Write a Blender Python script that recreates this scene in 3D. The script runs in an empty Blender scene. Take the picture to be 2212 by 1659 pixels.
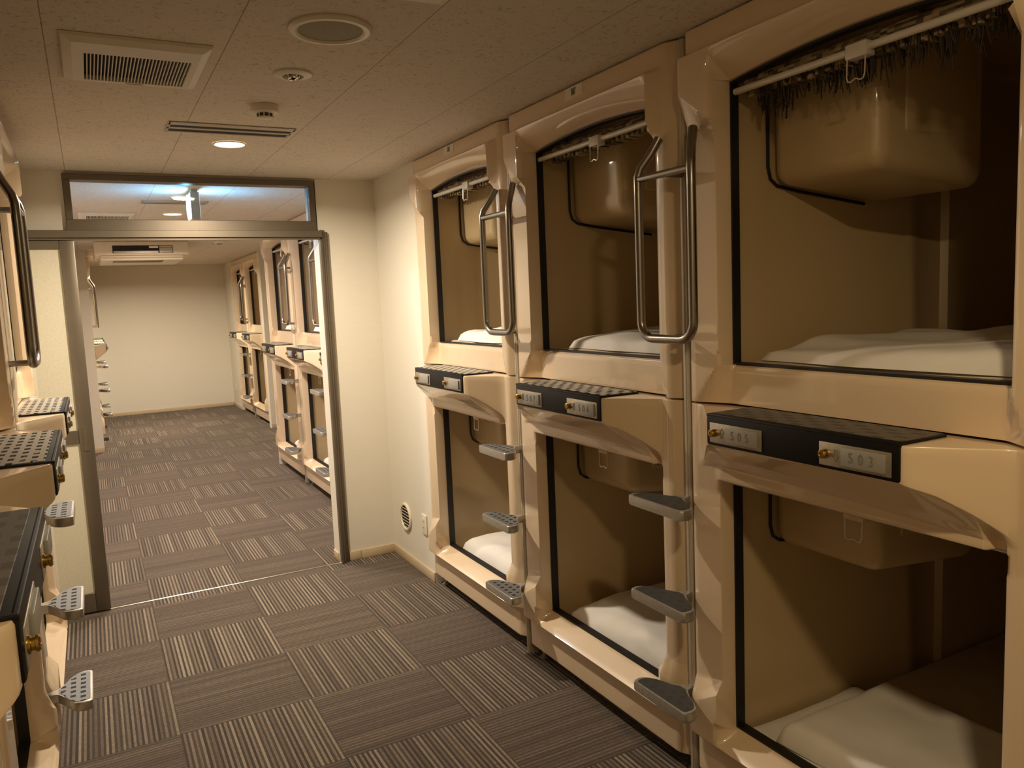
import bpy, bmesh, math, random
from mathutils import Vector, Matrix, noise
random.seed(7)
SC = bpy.context.scene
COL = SC.collection
PI = math.pi

# ------------------------------------------------------------------ helpers
def lerp(a, b, t): return a + (b - a) * t
def clamp(t): return 0.0 if t < 0 else 1.0 if t > 1 else t
def sstep(t):
    t = clamp(t); return t * t * (3 - 2 * t)
def pl(x, pts):
    """piecewise linear"""
    if x <= pts[0][0]: return pts[0][1]
    for (a, va), (b, vb) in zip(pts, pts[1:]):
        if x <= b: return va + (vb - va) * (x - a) / (b - a) if b > a else vb
    return pts[-1][1]

def link(o, parent=None):
    COL.objects.link(o)
    if parent is not None: o.parent = parent
    return o

def obj(name, bm, mat, parent=None, ang=35, kind=None, recalc=True):
    if recalc: bmesh.ops.recalc_face_normals(bm, faces=bm.faces)
    lim = math.radians(ang)
    for e in bm.edges:
        if len(e.link_faces) == 2:
            try: e.smooth = e.calc_face_angle() < lim
            except Exception: e.smooth = True
    for f in bm.faces: f.smooth = True
    me = bpy.data.meshes.new(name); bm.to_mesh(me); bm.free()
    for m in (mat if isinstance(mat, (list, tuple)) else [mat]): me.materials.append(m)
    o = bpy.data.objects.new(name, me); link(o, parent)
    if kind: o['kind'] = kind
    return o

def tag(o, label, cat, group=None):
    o['label'] = label; o['category'] = cat
    if group: o['group'] = group
    return o

def thing(name, label, cat, loc=(0, 0, 0), rz=0.0, group=None):
    o = bpy.data.objects.new(name, None); o.empty_display_size = .1; link(o)
    o.location = loc; o.rotation_euler = (0, 0, rz)
    return tag(o, label, cat, group)

def dup(root, loc, rz, label, group=None):
    r = root.copy(); COL.objects.link(r); r.location = loc; r.rotation_euler = (0, 0, rz)
    r['label'] = label
    if group: r['group'] = group
    for ch in list(root.children):
        c = ch.copy(); COL.objects.link(c); c.parent = r
        for g in list(ch.children):
            d = g.copy(); COL.objects.link(d); d.parent = c
    return r

def NB(): return bmesh.new()

def box(bm, lo, hi, bev=0.0, seg=2, mi=0):
    r = bmesh.ops.create_cube(bm, size=1.0)
    vs = r['verts']
    for v in vs:
        v.co = Vector([lerp(lo[i], hi[i], v.co[i] + .5) for i in range(3)])
    fs = set(f for v in vs for f in v.link_faces)
    if bev > 0:
        es = set(e for v in vs for e in v.link_edges)
        rr = bmesh.ops.bevel(bm, geom=list(es), offset=bev, segments=seg, profile=.5, affect='EDGES')
        fs = set(rr['faces']) | set(f for f in fs if f.is_valid)
    for f in fs:
        if f.is_valid: f.material_index = mi
    return bm

def B1(lo, hi, bev=0.0, seg=2): return box(NB(), lo, hi, bev, seg)

def sweep(bm, pts, r, n=12, closed=False, caps=True):
    pts = [Vector(p) for p in pts]
    N = len(pts); rings = []; nrm = None
    for i, p in enumerate(pts):
        if closed: t = (pts[(i + 1) % N] - pts[i - 1]).normalized()
        else:
            a = pts[max(i - 1, 0)]; b = pts[min(i + 1, N - 1)]; t = (b - a).normalized()
        if nrm is None:
            nrm = t.orthogonal().normalized()
        nrm = (nrm - t * nrm.dot(t)).normalized()
        bn = t.cross(nrm)
        rr = r[i] if isinstance(r, (list, tuple)) else r
        rings.append([bm.verts.new(p + (nrm * math.cos(2 * PI * k / n) + bn * math.sin(2 * PI * k / n)) * rr) for k in range(n)])
    M = N if closed else N - 1
    for i in range(M):
        A, Bq = rings[i], rings[(i + 1) % N]
        for k in range(n):
            bm.faces.new((A[k], A[(k + 1) % n], Bq[(k + 1) % n], Bq[k]))
    if caps and not closed:
        bm.faces.new(list(reversed(rings[0]))); bm.faces.new(rings[-1])
    return bm

def cyl(bm, p0, p1, r, n=20): return sweep(bm, [p0, p1], r, n)

def lathe(bm, prof, c=(0, 0, 0), axis='z', n=40, sy=1.0):
    """prof: list of (radius, height); closed to the axis where radius 0"""
    rings = []
    for (r, h) in prof:
        if r < 1e-6:
            rings.append([bm.verts.new(_ax(axis, 0, 0, h, c))])
        else:
            rings.append([bm.verts.new(_ax(axis, r * math.cos(2 * PI * k / n), r * sy * math.sin(2 * PI * k / n), h, c)) for k in range(n)])
    for A, Bq in zip(rings, rings[1:]):
        if len(A) == 1 and len(Bq) == 1: continue
        for k in range(n):
            k2 = (k + 1) % n
            if len(A) == 1: bm.faces.new((A[0], Bq[k], Bq[k2]))
            elif len(Bq) == 1: bm.faces.new((A[k], A[k2], Bq[0]))
            else: bm.faces.new((A[k], A[k2], Bq[k2], Bq[k]))
    return bm
def _ax(axis, a, b, h, c):
    if axis == 'z': return (c[0] + a, c[1] + b, c[2] + h)
    if axis == 'x': return (c[0] + h, c[1] + a, c[2] + b)
    return (c[0] + a, c[1] + h, c[2] + b)

def prism(bm, poly, z0, z1, bev=0.0, seg=2):
    """poly: list of (x,y); extruded in z"""
    A = [bm.verts.new((x, y, z0)) for x, y in poly]; T = [bm.verts.new((x, y, z1)) for x, y in poly]
    n = len(poly)
    f0 = bm.faces.new(list(reversed(A))); f1 = bm.faces.new(T)
    for k in range(n): bm.faces.new((A[k], A[(k + 1) % n], T[(k + 1) % n], T[k]))
    if bev > 0:
        es = list(f0.edges) + list(f1.edges)
        bmesh.ops.bevel(bm, geom=es, offset=bev, segments=seg, profile=.5, affect='EDGES')
    return bm

def text_bm(s, size, xs=1.0, center=True, spacing=1.0):
    cu = bpy.data.curves.new('digits_curve', 'FONT'); cu.body = s; cu.size = size
    cu.extrude = .0006; cu.space_character = spacing
    cu.align_x = 'CENTER'; cu.align_y = 'CENTER'
    o = bpy.data.objects.new('digits_tmp', cu); COL.objects.link(o)
    dg = bpy.context.evaluated_depsgraph_get(); dg.update()
    me = bpy.data.meshes.new_from_object(o.evaluated_get(dg))
    bm = NB(); bm.from_mesh(me)
    bpy.data.objects.remove(o); bpy.data.curves.remove(cu); bpy.data.meshes.remove(me)
    for v in bm.verts: v.co.x *= xs
    return bm

FACE = Matrix(((0, 0, -1, 0), (-1, 0, 0, 0), (0, 1, 0, 0), (0, 0, 0, 1)))   # text x -> -y, text y -> z, out -> -x
def place_text(bm, d, u, z):
    bm.transform(Matrix.Translation((d, -u, z)) @ FACE); return bm

# ------------------------------------------------------------------ materials
class NT:
    def __init__(s, name):
        s.m = bpy.data.materials.new(name); s.m.use_nodes = True
        s.t = s.m.node_tree; s.n = s.t.nodes; s.l = s.t.links
        s.bsdf = s.n['Principled BSDF']; s._tc = None
    def val(s, sock, v):
        if isinstance(v, bpy.types.NodeSocket): s.l.new(v, sock)
        elif v is not None:
            try: sock.default_value = v
            except Exception: sock.default_value = (*v, 1.0)
    def math(s, op, a, b=None, c=None):
        n = s.n.new('ShaderNodeMath'); n.operation = op
        s.val(n.inputs[0], a)
        if b is not None: s.val(n.inputs[1], b)
        if c is not None: s.val(n.inputs[2], c)
        return n.outputs[0]
    def coord(s):
        if s._tc is None: s._tc = s.n.new('ShaderNodeTexCoord').outputs['Object']
        return s._tc
    def xyz(s):
        n = s.n.new('ShaderNodeSeparateXYZ'); s.l.new(s.coord(), n.inputs[0]); return n.outputs
    def comb(s, x, y, z):
        n = s.n.new('ShaderNodeCombineXYZ')
        for i, v in enumerate((x, y, z)): s.val(n.inputs[i], v)
        return n.outputs[0]
    def noise(s, scale, detail=2, rough=.5, vec=None):
        n = s.n.new('ShaderNodeTexNoise'); n.inputs['Scale'].default_value = scale
        n.inputs['Detail'].default_value = detail; n.inputs['Roughness'].default_value = rough
        s.l.new(vec if vec is not None else s.coord(), n.inputs['Vector']); return n.outputs['Fac']
    def white(s, vec):
        n = s.n.new('ShaderNodeTexWhiteNoise'); n.noise_dimensions = '3D'; s.l.new(vec, n.inputs['Vector']); return n.outputs['Value']
    def mapping(s, scale):
        n = s.n.new('ShaderNodeMapping'); n.inputs['Scale'].default_value = scale; s.l.new(s.coord(), n.inputs['Vector']); return n.outputs[0]
    def ramp(s, fac, stops, interp='LINEAR'):
        n = s.n.new('ShaderNodeValToRGB'); cr = n.color_ramp; cr.interpolation = interp
        while len(cr.elements) < len(stops): cr.elements.new(.5)
        for e, (p, c) in zip(cr.elements, stops): e.position = p; e.color = (*c, 1)
        s.l.new(fac, n.inputs[0]); return n.outputs[0]
    def mix(s, f, a, b):
        n = s.n.new('ShaderNodeMix'); n.data_type = 'RGBA'
        s.val(n.inputs[0], f); s.val(n.inputs[6], a); s.val(n.inputs[7], b); return n.outputs[2]
    def bump(s, h, strength=.2, dist=.002):
        n = s.n.new('ShaderNodeBump'); n.inputs['Strength'].default_value = strength; n.inputs['Distance'].default_value = dist
        s.l.new(h, n.inputs['Height']); s.l.new(n.outputs[0], s.bsdf.inputs['Normal'])
    def set(s, **k):
        for a, v in k.items(): s.val(s.bsdf.inputs[a.replace('_', ' ')], v)
        return s

def simple(name, col, rough=.5, metal=0.0, var=.06, scale=30, coat=0.0, bump=0.0, bscale=200):
    t = NT(name)
    f = t.noise(scale, 3)
    c = t.ramp(f, [(.3, [x * (1 - var) for x in col]), (.7, [min(1, x * (1 + var)) for x in col])])
    t.set(Base_Color=c, Roughness=rough, Metallic=metal)
    if coat: t.set(Coat_Weight=coat, Coat_Roughness=.06)
    if bump: t.bump(t.noise(bscale, 2), bump, .001)
    return t.m

def emis(name, col, strength):
    t = NT(name); t.set(Base_Color=col, Emission_Color=col, Emission_Strength=strength); return t.m

M = {}
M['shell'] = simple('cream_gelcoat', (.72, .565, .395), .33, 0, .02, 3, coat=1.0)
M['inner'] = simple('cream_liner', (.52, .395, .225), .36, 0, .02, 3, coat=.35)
M['black'] = simple('black_rubber', (.008, .007, .006), .5, 0, .1, 60)
M['cover'] = simple('black_plastic_cover', (.006, .005, .0045), .5, 0, .1, 60)
M['cover'].node_tree.nodes['Principled BSDF'].inputs['Specular IOR Level'].default_value = .22
M['steel'] = simple('brushed_steel', (.46, .435, .395), .45, .7, .10, 60)
M['tube'] = simple('satin_tube', (.29, .265, .235), .30, 1.0, .06, 12)
M['alu'] = simple('anodised_post', (.50, .445, .36), .5, .25, .05, 10)
M['frame'] = simple('bronze_grey_frame', (.165, .135, .100), .40, .6, .05, 8)
M['brass'] = simple('brass', (.50, .34, .10), .26, 1.0, .08, 40)
M['plate'] = simple('brushed_plate', (.46, .42, .34), .36, .75, .08, 120)
M['tagp'] = simple('grey_number_tag', (.32, .31, .285), .45, .2, .04, 50)
M['digit'] = simple('engraved_digit', (.17, .16, .15), .6)
M['ink'] = simple('black_ink', (.05, .045, .04), .6)
M['sticker'] = simple('white_sticker', (.78, .72, .62), .5)
M['linen'] = simple('white_linen', (.80, .77, .74), .85, 0, .04, 9, bump=.15, bscale=700)
M['mattress'] = simple('mattress_cover', (.55, .46, .34), .9, 0, .05, 9, bump=.15, bscale=500)
M['plastic'] = simple('ivory_plastic', (.72, .67, .56), .4, 0, .03, 12)
M['cream_pl'] = simple('beige_plastic', (.70, .62, .48), .4, 0, .03, 12)
M['greycloth'] = simple('speaker_mesh', (.33, .31, .235), .8, 0, .08, 300)
M['dark'] = simple('dark_void', (.012, .010, .009), .8)
M['darkslot'] = simple('dark_slot', (.05, .045, .04), .7)
M['slatmetal'] = simple('diffuser_metal', (.50, .45, .36), .4, .3)
M['chrome'] = simple('reflector_chrome', (.75, .72, .66), .12, 1.0, .03, 30)
M['bar'] = simple('white_pull_bar', (.66, .63, .58), .35, .2, .03, 20)
M['wire'] = simple('thin_wire', (.72, .68, .60), .3, .6)
M['tan'] = simple('tan_clip', (.62, .47, .29), .4)
M['screen'] = simple('recessed_screen', (.30, .23, .14), .35, 0, .04, 6, coat=.3)
M['lamp'] = emis('lit_lamp_lens', (1.0, .86, .62), 22)
M['exit'] = emis('lit_exit_face', (.62, .96, 1.0), 6)
M['signgrey'] = simple('sign_body', (.50, .50, .46), .5)
M['base'] = simple('beige_skirting', (.56, .44, .29), .5, 0, .03, 5)
M['doorpanel'] = simple('woven_door_panel', (.62, .575, .455), .7, 0, .05, 90, bump=.2, bscale=350)
M['rail'] = simple('threshold_metal', (.72, .68, .58), .25, 1.0)

def m_reed():
    t = NT('reed_blind'); x, y, z = t.xyz()
    idx = t.math('FLOOR', t.math('MULTIPLY', y, 55))
    idz = t.math('FLOOR', t.math('MULTIPLY', z, 130))
    r = t.white(t.comb(idx, idz, 2.0))
    c = t.ramp(r, [(.0, (.035, .024, .014)), (.45, (.13, .09, .045)), (.8, (.30, .22, .11)), (1, (.40, .31, .17))])
    t.set(Base_Color=c, Roughness=.8); return t.m
M['reed'] = m_reed()
M['fray'] = simple('dark_frayed_reed', (.035, .025, .017), .9, 0, .4, 90)

def m_wall(name, col):
    t = NT(name)
    n1 = t.noise(1, 3, .6, t.mapping((14, 14, 220)))
    n2 = t.noise(260, 2)
    c = t.mix(n1, [x * .965 for x in col], [min(1, x * 1.03) for x in col])
    t.set(Base_Color=c, Roughness=.75)
    t.bump(t.math('ADD', n1, n2), .18, .001); return t.m
M['wall'] = m_wall('cream_wallpaper', (.70, .655, .56))

def m_ceiling():
    t = NT('mineral_ceiling_board'); x, y, z = t.xyz()
    P = .4575
    gx = t.math('DIVIDE', t.math('SUBTRACT', x, .25), P)
    ci = t.math('FLOOR', gx)
    fx = t.math('SUBTRACT', gx, ci)
    ex = t.math('MULTIPLY', t.math('MINIMUM', fx, t.math('SUBTRACT', 1.0, fx)), P)
    par = t.math('FLOORED_MODULO', ci, 2.0)
    gy = t.math('DIVIDE', t.math('ADD', t.math('ADD', y, .95), t.math('MULTIPLY', t.math('SUBTRACT', 1.0, par), .455)), .91)
    fy = t.math('SUBTRACT', gy, t.math('FLOOR', gy))
    ey = t.math('MULTIPLY', t.math('MINIMUM', fy, t.math('SUBTRACT', 1.0, fy)), .91)
    e1 = t.math('LESS_THAN', ex, .0016); e2 = t.math('LESS_THAN', ey, .0008)
    seam = t.math('MAXIMUM', t.math('MULTIPLY', e1, .75), t.math('MULTIPLY', e2, .35))
    # short random fissures: two stretched noises
    n = t.noise(1, 2, .55, t.mapping((100, 52, 60)))
    n2 = t.noise(1, 2, .55, t.mapping((46, 110, 60)))
    big = t.noise(9, 2)
    sp = t.math('MAXIMUM', n, n2)
    sp = t.math('ADD', sp, t.math('MULTIPLY', t.math('SUBTRACT', big, .5), .12))
    spk = t.ramp(sp, [(.635, (0, 0, 0)), (.68, (1, 1, 1))])
    base = t.mix(t.noise(30, 3), (.63, .57, .49), (.69, .625, .54))
    c = t.mix(t.math('MULTIPLY', spk, .45), base, (.24, .185, .13))
    c = t.mix(seam, c, (.20, .15, .10))
    t.set(Base_Color=c, Roughness=.85)
    t.bump(t.math('SUBTRACT', 1.0, spk), .25, .002); return t.m
M['ceiling'] = m_ceiling()

def m_carpet():
    t = NT('striped_carpet_tiles'); x, y, z = t.xyz()
    gx = t.math('MULTIPLY', x, 2.0); gy = t.math('MULTIPLY', y, 2.0)
    tx = t.math('FLOOR', gx); ty = t.math('FLOOR', gy)
    par = t.math('FLOORED_MODULO', t.math('ADD', tx, ty), 2.0)
    s = t.math('ADD', t.math('MULTIPLY', par, x), t.math('MULTIPLY', t.math('SUBTRACT', 1.0, par), y))
    l = t.math('ADD', t.math('MULTIPLY', par, y), t.math('MULTIPLY', t.math('SUBTRACT', 1.0, par), x))
    seed = t.math('ADD', t.math('MULTIPLY', tx, 7.31), t.math('MULTIPLY', ty, 3.17))
    w = t.noise(1.0, 1, .5, t.comb(t.math('MULTIPLY', s, 60), seed, 0.0))
    sw = t.math('ADD', s, t.math('MULTIPLY', w, .006))
    ia = t.math('FLOOR', t.math('MULTIPLY', sw, 108))
    a = t.white(t.comb(ia, seed, 0.0))
    alt = t.math('FLOORED_MODULO', ia, 2.0)
    b = t.white(t.comb(t.math('FLOOR', t.math('MULTIPLY', sw, 37)), seed, 5.0))
    d = t.white(t.comb(t.math('FLOOR', t.math('MULTIPLY', l, 160)), t.math('FLOOR', t.math('MULTIPLY', s, 216)), 1.0))
    amp = t.math('MULTIPLY', t.math('ADD', .20, t.math('MULTIPLY', a, .62)), t.math('ADD', .42, t.math('MULTIPLY', par, .58)))
    sg = t.math('SUBTRACT', t.math('MULTIPLY', alt, 1.0), .55)
    v = t.math('ADD', .46, t.math('ADD', t.math('MULTIPLY', sg, amp), t.math('ADD', t.math('MULTIPLY', t.math('SUBTRACT', b, .5), .14), t.math('MULTIPLY', t.math('SUBTRACT', d, .5), .14))))
    c = t.ramp(v, [(.10, (.012, .0075, .004)), (.32, (.044, .030, .020)), (.50, (.088, .062, .044)), (.68, (.168, .125, .090)), (.88, (.31, .25, .18))])
    # light wear variation + tile joint
    wear = t.noise(1.6, 3)
    c = t.mix(t.math('MULTIPLY', wear, .35), c, (.094, .067, .048))
    fx = t.math('SUBTRACT', gx, tx); fy = t.math('SUBTRACT', gy, ty)
    e = t.math('MINIMUM', t.math('MINIMUM', fx, t.math('SUBTRACT', 1.0, fx)), t.math('MINIMUM', fy, t.math('SUBTRACT', 1.0, fy)))
    c = t.mix(t.math('MULTIPLY', t.math('LESS_THAN', e, .006), .45), c, (.02, .013, .008))
    t.set(Base_Color=c, Roughness=.95)
    t.set(Sheen_Weight=.08, Sheen_Roughness=.5)
    t.bump(t.math('ADD', v, t.noise(900, 2)), .5, .003); return t.m
M['carpet'] = m_carpet()

def m_tread(name, base, mark, rough=.4, cu=.034, cd=.027, gl=1.0):
    """grey non-slip pad with rows of small dark rectangular marks"""
    t = NT(name); x, y, z = t.xyz()
    row = t.math('FLOOR', t.math('DIVIDE', x, cd)); fr = t.math('SUBTRACT', t.math('DIVIDE', x, cd), row)
    off = t.math('MULTIPLY', t.math('FLOORED_MODULO', row, 2.0), .5)
    gu = t.math('ADD', t.math('DIVIDE', y, cu), off); col = t.math('FLOOR', gu); fu = t.math('SUBTRACT', gu, col)
    a = t.math('MULTIPLY', t.math('GREATER_THAN', fu, .10), t.math('LESS_THAN', fu, .58))
    b = t.math('MULTIPLY', t.math('GREATER_THAN', fr, .25), t.math('LESS_THAN', fr, .78))
    m = t.math('MULTIPLY', a, b)
    worn = t.noise(40, 3)
    m = t.math('MULTIPLY', m, t.math('GREATER_THAN', worn, .36))
    c = t.mix(m, t.mix(t.noise(70, 3), [v * .85 for v in base], [v * 1.12 for v in base]), mark)
    t.set(Base_Color=c, Roughness=t.math('ADD', rough, t.math('MULTIPLY', m, .4 * gl)), Specular_IOR_Level=t.math('SUBTRACT', .4, t.math('MULTIPLY', m, .32 * gl))); t.bump(m, .3, .001); return t.m
M['tread_grey'] = m_tread('worn_grey_tread', (.36, .335, .30), (.012, .010, .008), .36, .062, .0255)
M['tread_dark'] = m_tread('dark_tread', (.115, .10, .08), (.072, .063, .05), .5, .075, .03, .25)
M['pad_dark'] = m_tread('dark_step_pad', (.050, .050, .048), (.042, .042, .041), .6, .042, .030, .15)
M['pad_grey'] = m_tread('grey_step_pad', (.125, .125, .125), (.035, .035, .037), .55, .036, .030)
M['pad_blue'] = m_tread('pale_step_pad', (.235, .245, .26), (.05, .05, .055), .5, .036, .030)

def m_glass():
    t = NT('clear_pane'); t.set(Base_Color=(1, 1, 1), Roughness=.01, Transmission_Weight=1.0, IOR=1.45); return t.m
M['glass'] = m_glass()

# ------------------------------------------------------------------ camera
F_PX = 1690.87
yaw, pitch, roll = .490531814, -.10957536, -.0431200267
cy, sy_ = math.cos(yaw), math.sin(yaw)
f = Vector((sy_ * math.cos(pitch), cy * math.cos(pitch), math.sin(pitch)))
r = Vector((cy, -sy_, 0)); u_ = r.cross(f)
c_, s_ = math.cos(roll), math.sin(roll)
R_ = c_ * r + s_ * u_; U_ = -s_ * r + c_ * u_
cam = bpy.data.cameras.new('camera'); cam.sensor_width = 36; cam.sensor_fit = 'HORIZONTAL'
cam.lens = F_PX / 2212 * 36; cam.clip_start = .02
co = bpy.data.objects.new('camera', cam); COL.objects.link(co)
mw = Matrix.Identity(4)
for i in range(3):
    mw[i][0] = R_[i]; mw[i][1] = U_[i]; mw[i][2] = -f[i]
mw.translation = Vector((-.168578809, -3.12515843, 1.60506309))
co.matrix_world = mw
SC.camera = co

# ------------------------------------------------------------------ setting
ZC = 2.36
XS = 1.437          # front plane of the bank on the right
XL = -.402          # front plane of the bank on the left
YB = 1.615          # partition
def struct(name, bm, mat, parent=None): 
    o = obj(name, bm, mat, parent)
    if parent is None: o['kind'] = 'structure'
    return o
struct('floor', B1((-3.2, -5.2, -.06), (4.4, 10.9, 0)), M['carpet'])
struct('ceiling', B1((-3.2, -5.2, ZC), (4.4, 10.9, ZC + .06)), M['ceiling'])

# near room
struct('wall_right', B1((1.452, .935, 0), (1.60, YB + .12, ZC)), M['wall'])
struct('wall_right', B1((1.46, -5.0, 0), (1.60, -2.345, ZC)), M['wall'])
struct('wall_left', B1((-.60, .965, 0), (-.43, YB, ZC)), M['wall'])
struct('wall_left', B1((-.60, -5.0, 0), (-.43, -2.33, ZC)), M['wall'])
struct('wall_back', B1((-.60, -5.15, 0), (1.60, -5.0, ZC)), M['wall'])
struct('wall_front', B1((1.088, YB, 0), (1.452, YB + .12, ZC)), M['wall'])
struct('wall_front', B1((-3.0, YB + .01, 0), (-.226, YB + .12, ZC)), M['wall'])
struct('wall_front', B1((-.226, YB + .01, 2.345), (1.088, YB + .12, ZC)), M['wall'])
# far room
struct('wall_left_far', B1((-.60, YB + .12, 0), (-.46, 7.19, ZC)), M['wall'])
struct('wall_left_far', B1((-1.2, 7.19, 0), (-.136, 7.235, ZC)), M['wall'])
struct('wall_left_far', B1((-.30, 10.54, 0), (-.13, 10.75, ZC)), M['wall'])
struct('wall_far', B1((-.60, 10.75, 0), (2.4, 10.88, ZC)), M['wall'])
struct('wall_right_far', B1((1.99, 5.07, 0), (2.10, 7.595, ZC)), M['wall'])
struct('wall_right_far', B1((1.44, 5.055, 0), (1.99, 5.07, ZC)), M['wall'])
struct('wall_right_far', B1((1.872, 7.595, 0), (2.10, 7.735, ZC)), M['wall'])
struct('wall_right_far', B1((1.885, 9.94, 0), (2.05, 10.75, ZC)), M['wall'])

def sk(name, lo, hi):
    struct(name, B1((*lo, 0), (*hi, .058), .003, 2), M['base'])
sk('baseboard_front', (1.147, YB - .009), (1.223, YB))
sk('baseboard_front', (1.2245, YB - .009), (1.444, YB))
sk('baseboard_front', (1.080, YB + .02), (1.088, YB + .12))
sk('baseboard_right', (1.443, .938), (1.452, YB))
sk('baseboard_far', (-.10, 10.741), (1.876, 10.75))
sk('baseboard_right', (1.876, 9.945), (1.885, 10.75))
sk('baseboard_right', (1.872, 7.586), (1.99, 7.595))
sk('baseboard_left', (-1.2, 7.181), (-.136, 7.19))

# partition metalwork: transom window, track, jamb, door leaf
bm = NB()
X0, X1 = -.225, 1.080
box(bm, (X0, 1.60, 2.050), (X1, 1.70, 2.110), .002, 1)
box(bm, (X0, 1.60, 2.313), (X1, 1.70, 2.345), .002, 1)
box(bm, (X0, 1.601, 2.110), (X0 + .034, 1.70, 2.313), .002, 1)
box(bm, (X1 - .034, 1.601, 2.110), (X1, 1.70, 2.313), .002, 1)
w = struct('window_1', bm, M['frame'])
bm = NB(); box(bm, (X0 + .034, 1.646, 2.110), (X1 - .034, 1.652, 2.313))
obj('window_pane', bm, M['glass'], w)
bm = NB()
for i in range(5):
    x = -.20 + i * .31
    lathe(bm, [(0, .004), (.004, .003), (.005, 0)], (x, 1.5985, 2.053), 'y', 10)
    for v in bm.verts: pass
obj('window_screw', bm, M['steel'], w)
# sliding track
bm = NB(); box(bm, (-3.0, 1.560, 2.012), (1.098, 1.612, 2.050), .002, 1)
box(bm, (-3.0, 1.575, 2.000), (1.098, 1.606, 2.012))
struct('trim_1', bm, M['frame'])
# jamb
bm = NB(); box(bm, (1.090, 1.585, 0), (1.120, 1.625, 2.056), .003, 1); box(bm, (1.120, 1.592, 0), (1.140, 1.625, 2.045), .003, 2)
box(bm, (1.0885, 1.575, 0), (1.103, 1.60, 2.02), .002, 1)
struct('trim_2', bm, M['frame'])
# threshold rail
bm = NB(); box(bm, (-.30, 1.598, -.001), (1.09, 1.606, .0035), .001, 1)
struct('trim_3', bm, M['rail'])
# sliding door leaf
DY0, DY1 = 1.578, 1.608
xr, xl = -.200, -1.15
bm = NB()
box(bm, (xr - .068, DY0, .010), (xr, DY1, 1.998), .003, 2)
box(bm, (xl, DY0, .010), (xl + .068, DY1, 1.998), .003, 2)
box(bm, (xl + .068, DY0 + .002, 1.955), (xr - .068, DY1, 1.998), .002, 1)
box(bm, (xl + .068, DY0 + .002, .935), (xr - .068, DY1, 1.005), .002, 1)
box(bm, (xl + .068, DY0 + .002, .010), (xr - .068, DY1, .115), .002, 1)
door = struct('door_1', bm, M['frame'])
bm = NB(); box(bm, (xl + .066, DY0 + .012, .113), (xr - .066, DY1 - .006, .937)); box(bm, (xl + .066, DY0 + .012, 1.003), (xr - .066, DY1 - .006, 1.957))
obj('door_panel', bm, M['doorpanel'], door)
bm = NB(); hx = -.237
box(bm, (hx - .016, DY0 - .0025, .890), (hx + .016, DY0 + .001, 1.022), .001, 1)
h = obj('door_handle', bm, M['frame'], door)
bm = NB(); box(bm, (hx - .010, DY0 - .0032, .897), (hx + .010, DY0 - .0022, 1.015))
obj('handle_recess', bm, M['chrome'], door)

# ------------------------------------------------------------------ capsule fronts
UW0, UW1 = -.017, 1.052
OU0, OU1 = .120, .932          # opening
def grid_lines(a, b, step, extra):
    n = max(1, round((b - a) / step)); L = [a + (b - a) * i / n for i in range(n + 1)]
    L = [v for v in L if all(abs(v - e) > step * .45 for e in extra)] + list(extra)
    return sorted(L)

def edge_round(t, rad):     # extra depth near an edge, t = distance inside
    if t >= rad: return 0.0
    q = 1 - t / rad
    return rad * (1 - math.sqrt(max(0.0, 1 - q * q)))

def side_wrap(u):
    """outer vertical edges of a capsule front turning back"""
    if u < .012: 
        e = edge_round(u + .017, .029)
        return e
    return pl(u, [(.992, 0), (1.005, .004), (1.048, .030), (1.0515, .04), (1.052, .055)])

def ul_of(u): return u if u < .5 else max(0.0, 1.0 - u)
def kp(u): return clamp(ul_of(u) / .12)
def knots_upper(u):
    k = kp(u) if (u <= .125 or u >= .925) else 1.0
    return [(1.2665, 1.2665), (1.42, 1.42), (2.085, 2.085 - .037 * k), (2.174, 2.174 - .089 * k), (2.187, 2.187), (2.40, 2.40)]
def d_upper(u, z):
    """z is the nominal height of the grid row (creases sit on rows)"""
    pr = edge_round(max(0, u - .932), .030) if u > OU1 - .02 else 0.0
    e = clamp((z - 2.085) / .089)
    top = clamp((2.290 - z) / .018)
    ear = pl(u, [(.90, -.033), (.945, -.033), (.990, 0.0)])
    base = lerp(pr, lerp(0, ear, top), e)
    if z > 2.16 and .10 < u < .95:          # cove between the ridge and the opening
        k = sstep((u - .112) / .02) * sstep((.944 - u) / .02)
        t = clamp((2.272 - z) / (2.272 - 2.187))
        cove = lerp(-.033, .044, t * t * .5 + t * .5)
        if z > 2.272: cove = base
        base = lerp(base, cove, k)
    if z < 1.42:                            # apron under the opening, set back between the pillars
        g = clamp((1.382 - z) / .116)
        ui0 = lerp(.118, .015, g); ui1 = lerp(.130, .120, g)
        kl = clamp((u - ui0) / (ui1 - ui0))
        kr = clamp((lerp(.935, .985, g) - u) / lerp(.012, .07, g))
        ap = .046 + edge_round(max(0, 1.382 - z), .016) * .8
        base = lerp(base if u < .5 else lerp(base, 0, g), ap, min(kl, kr))
    return base + side_wrap(u)

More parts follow.
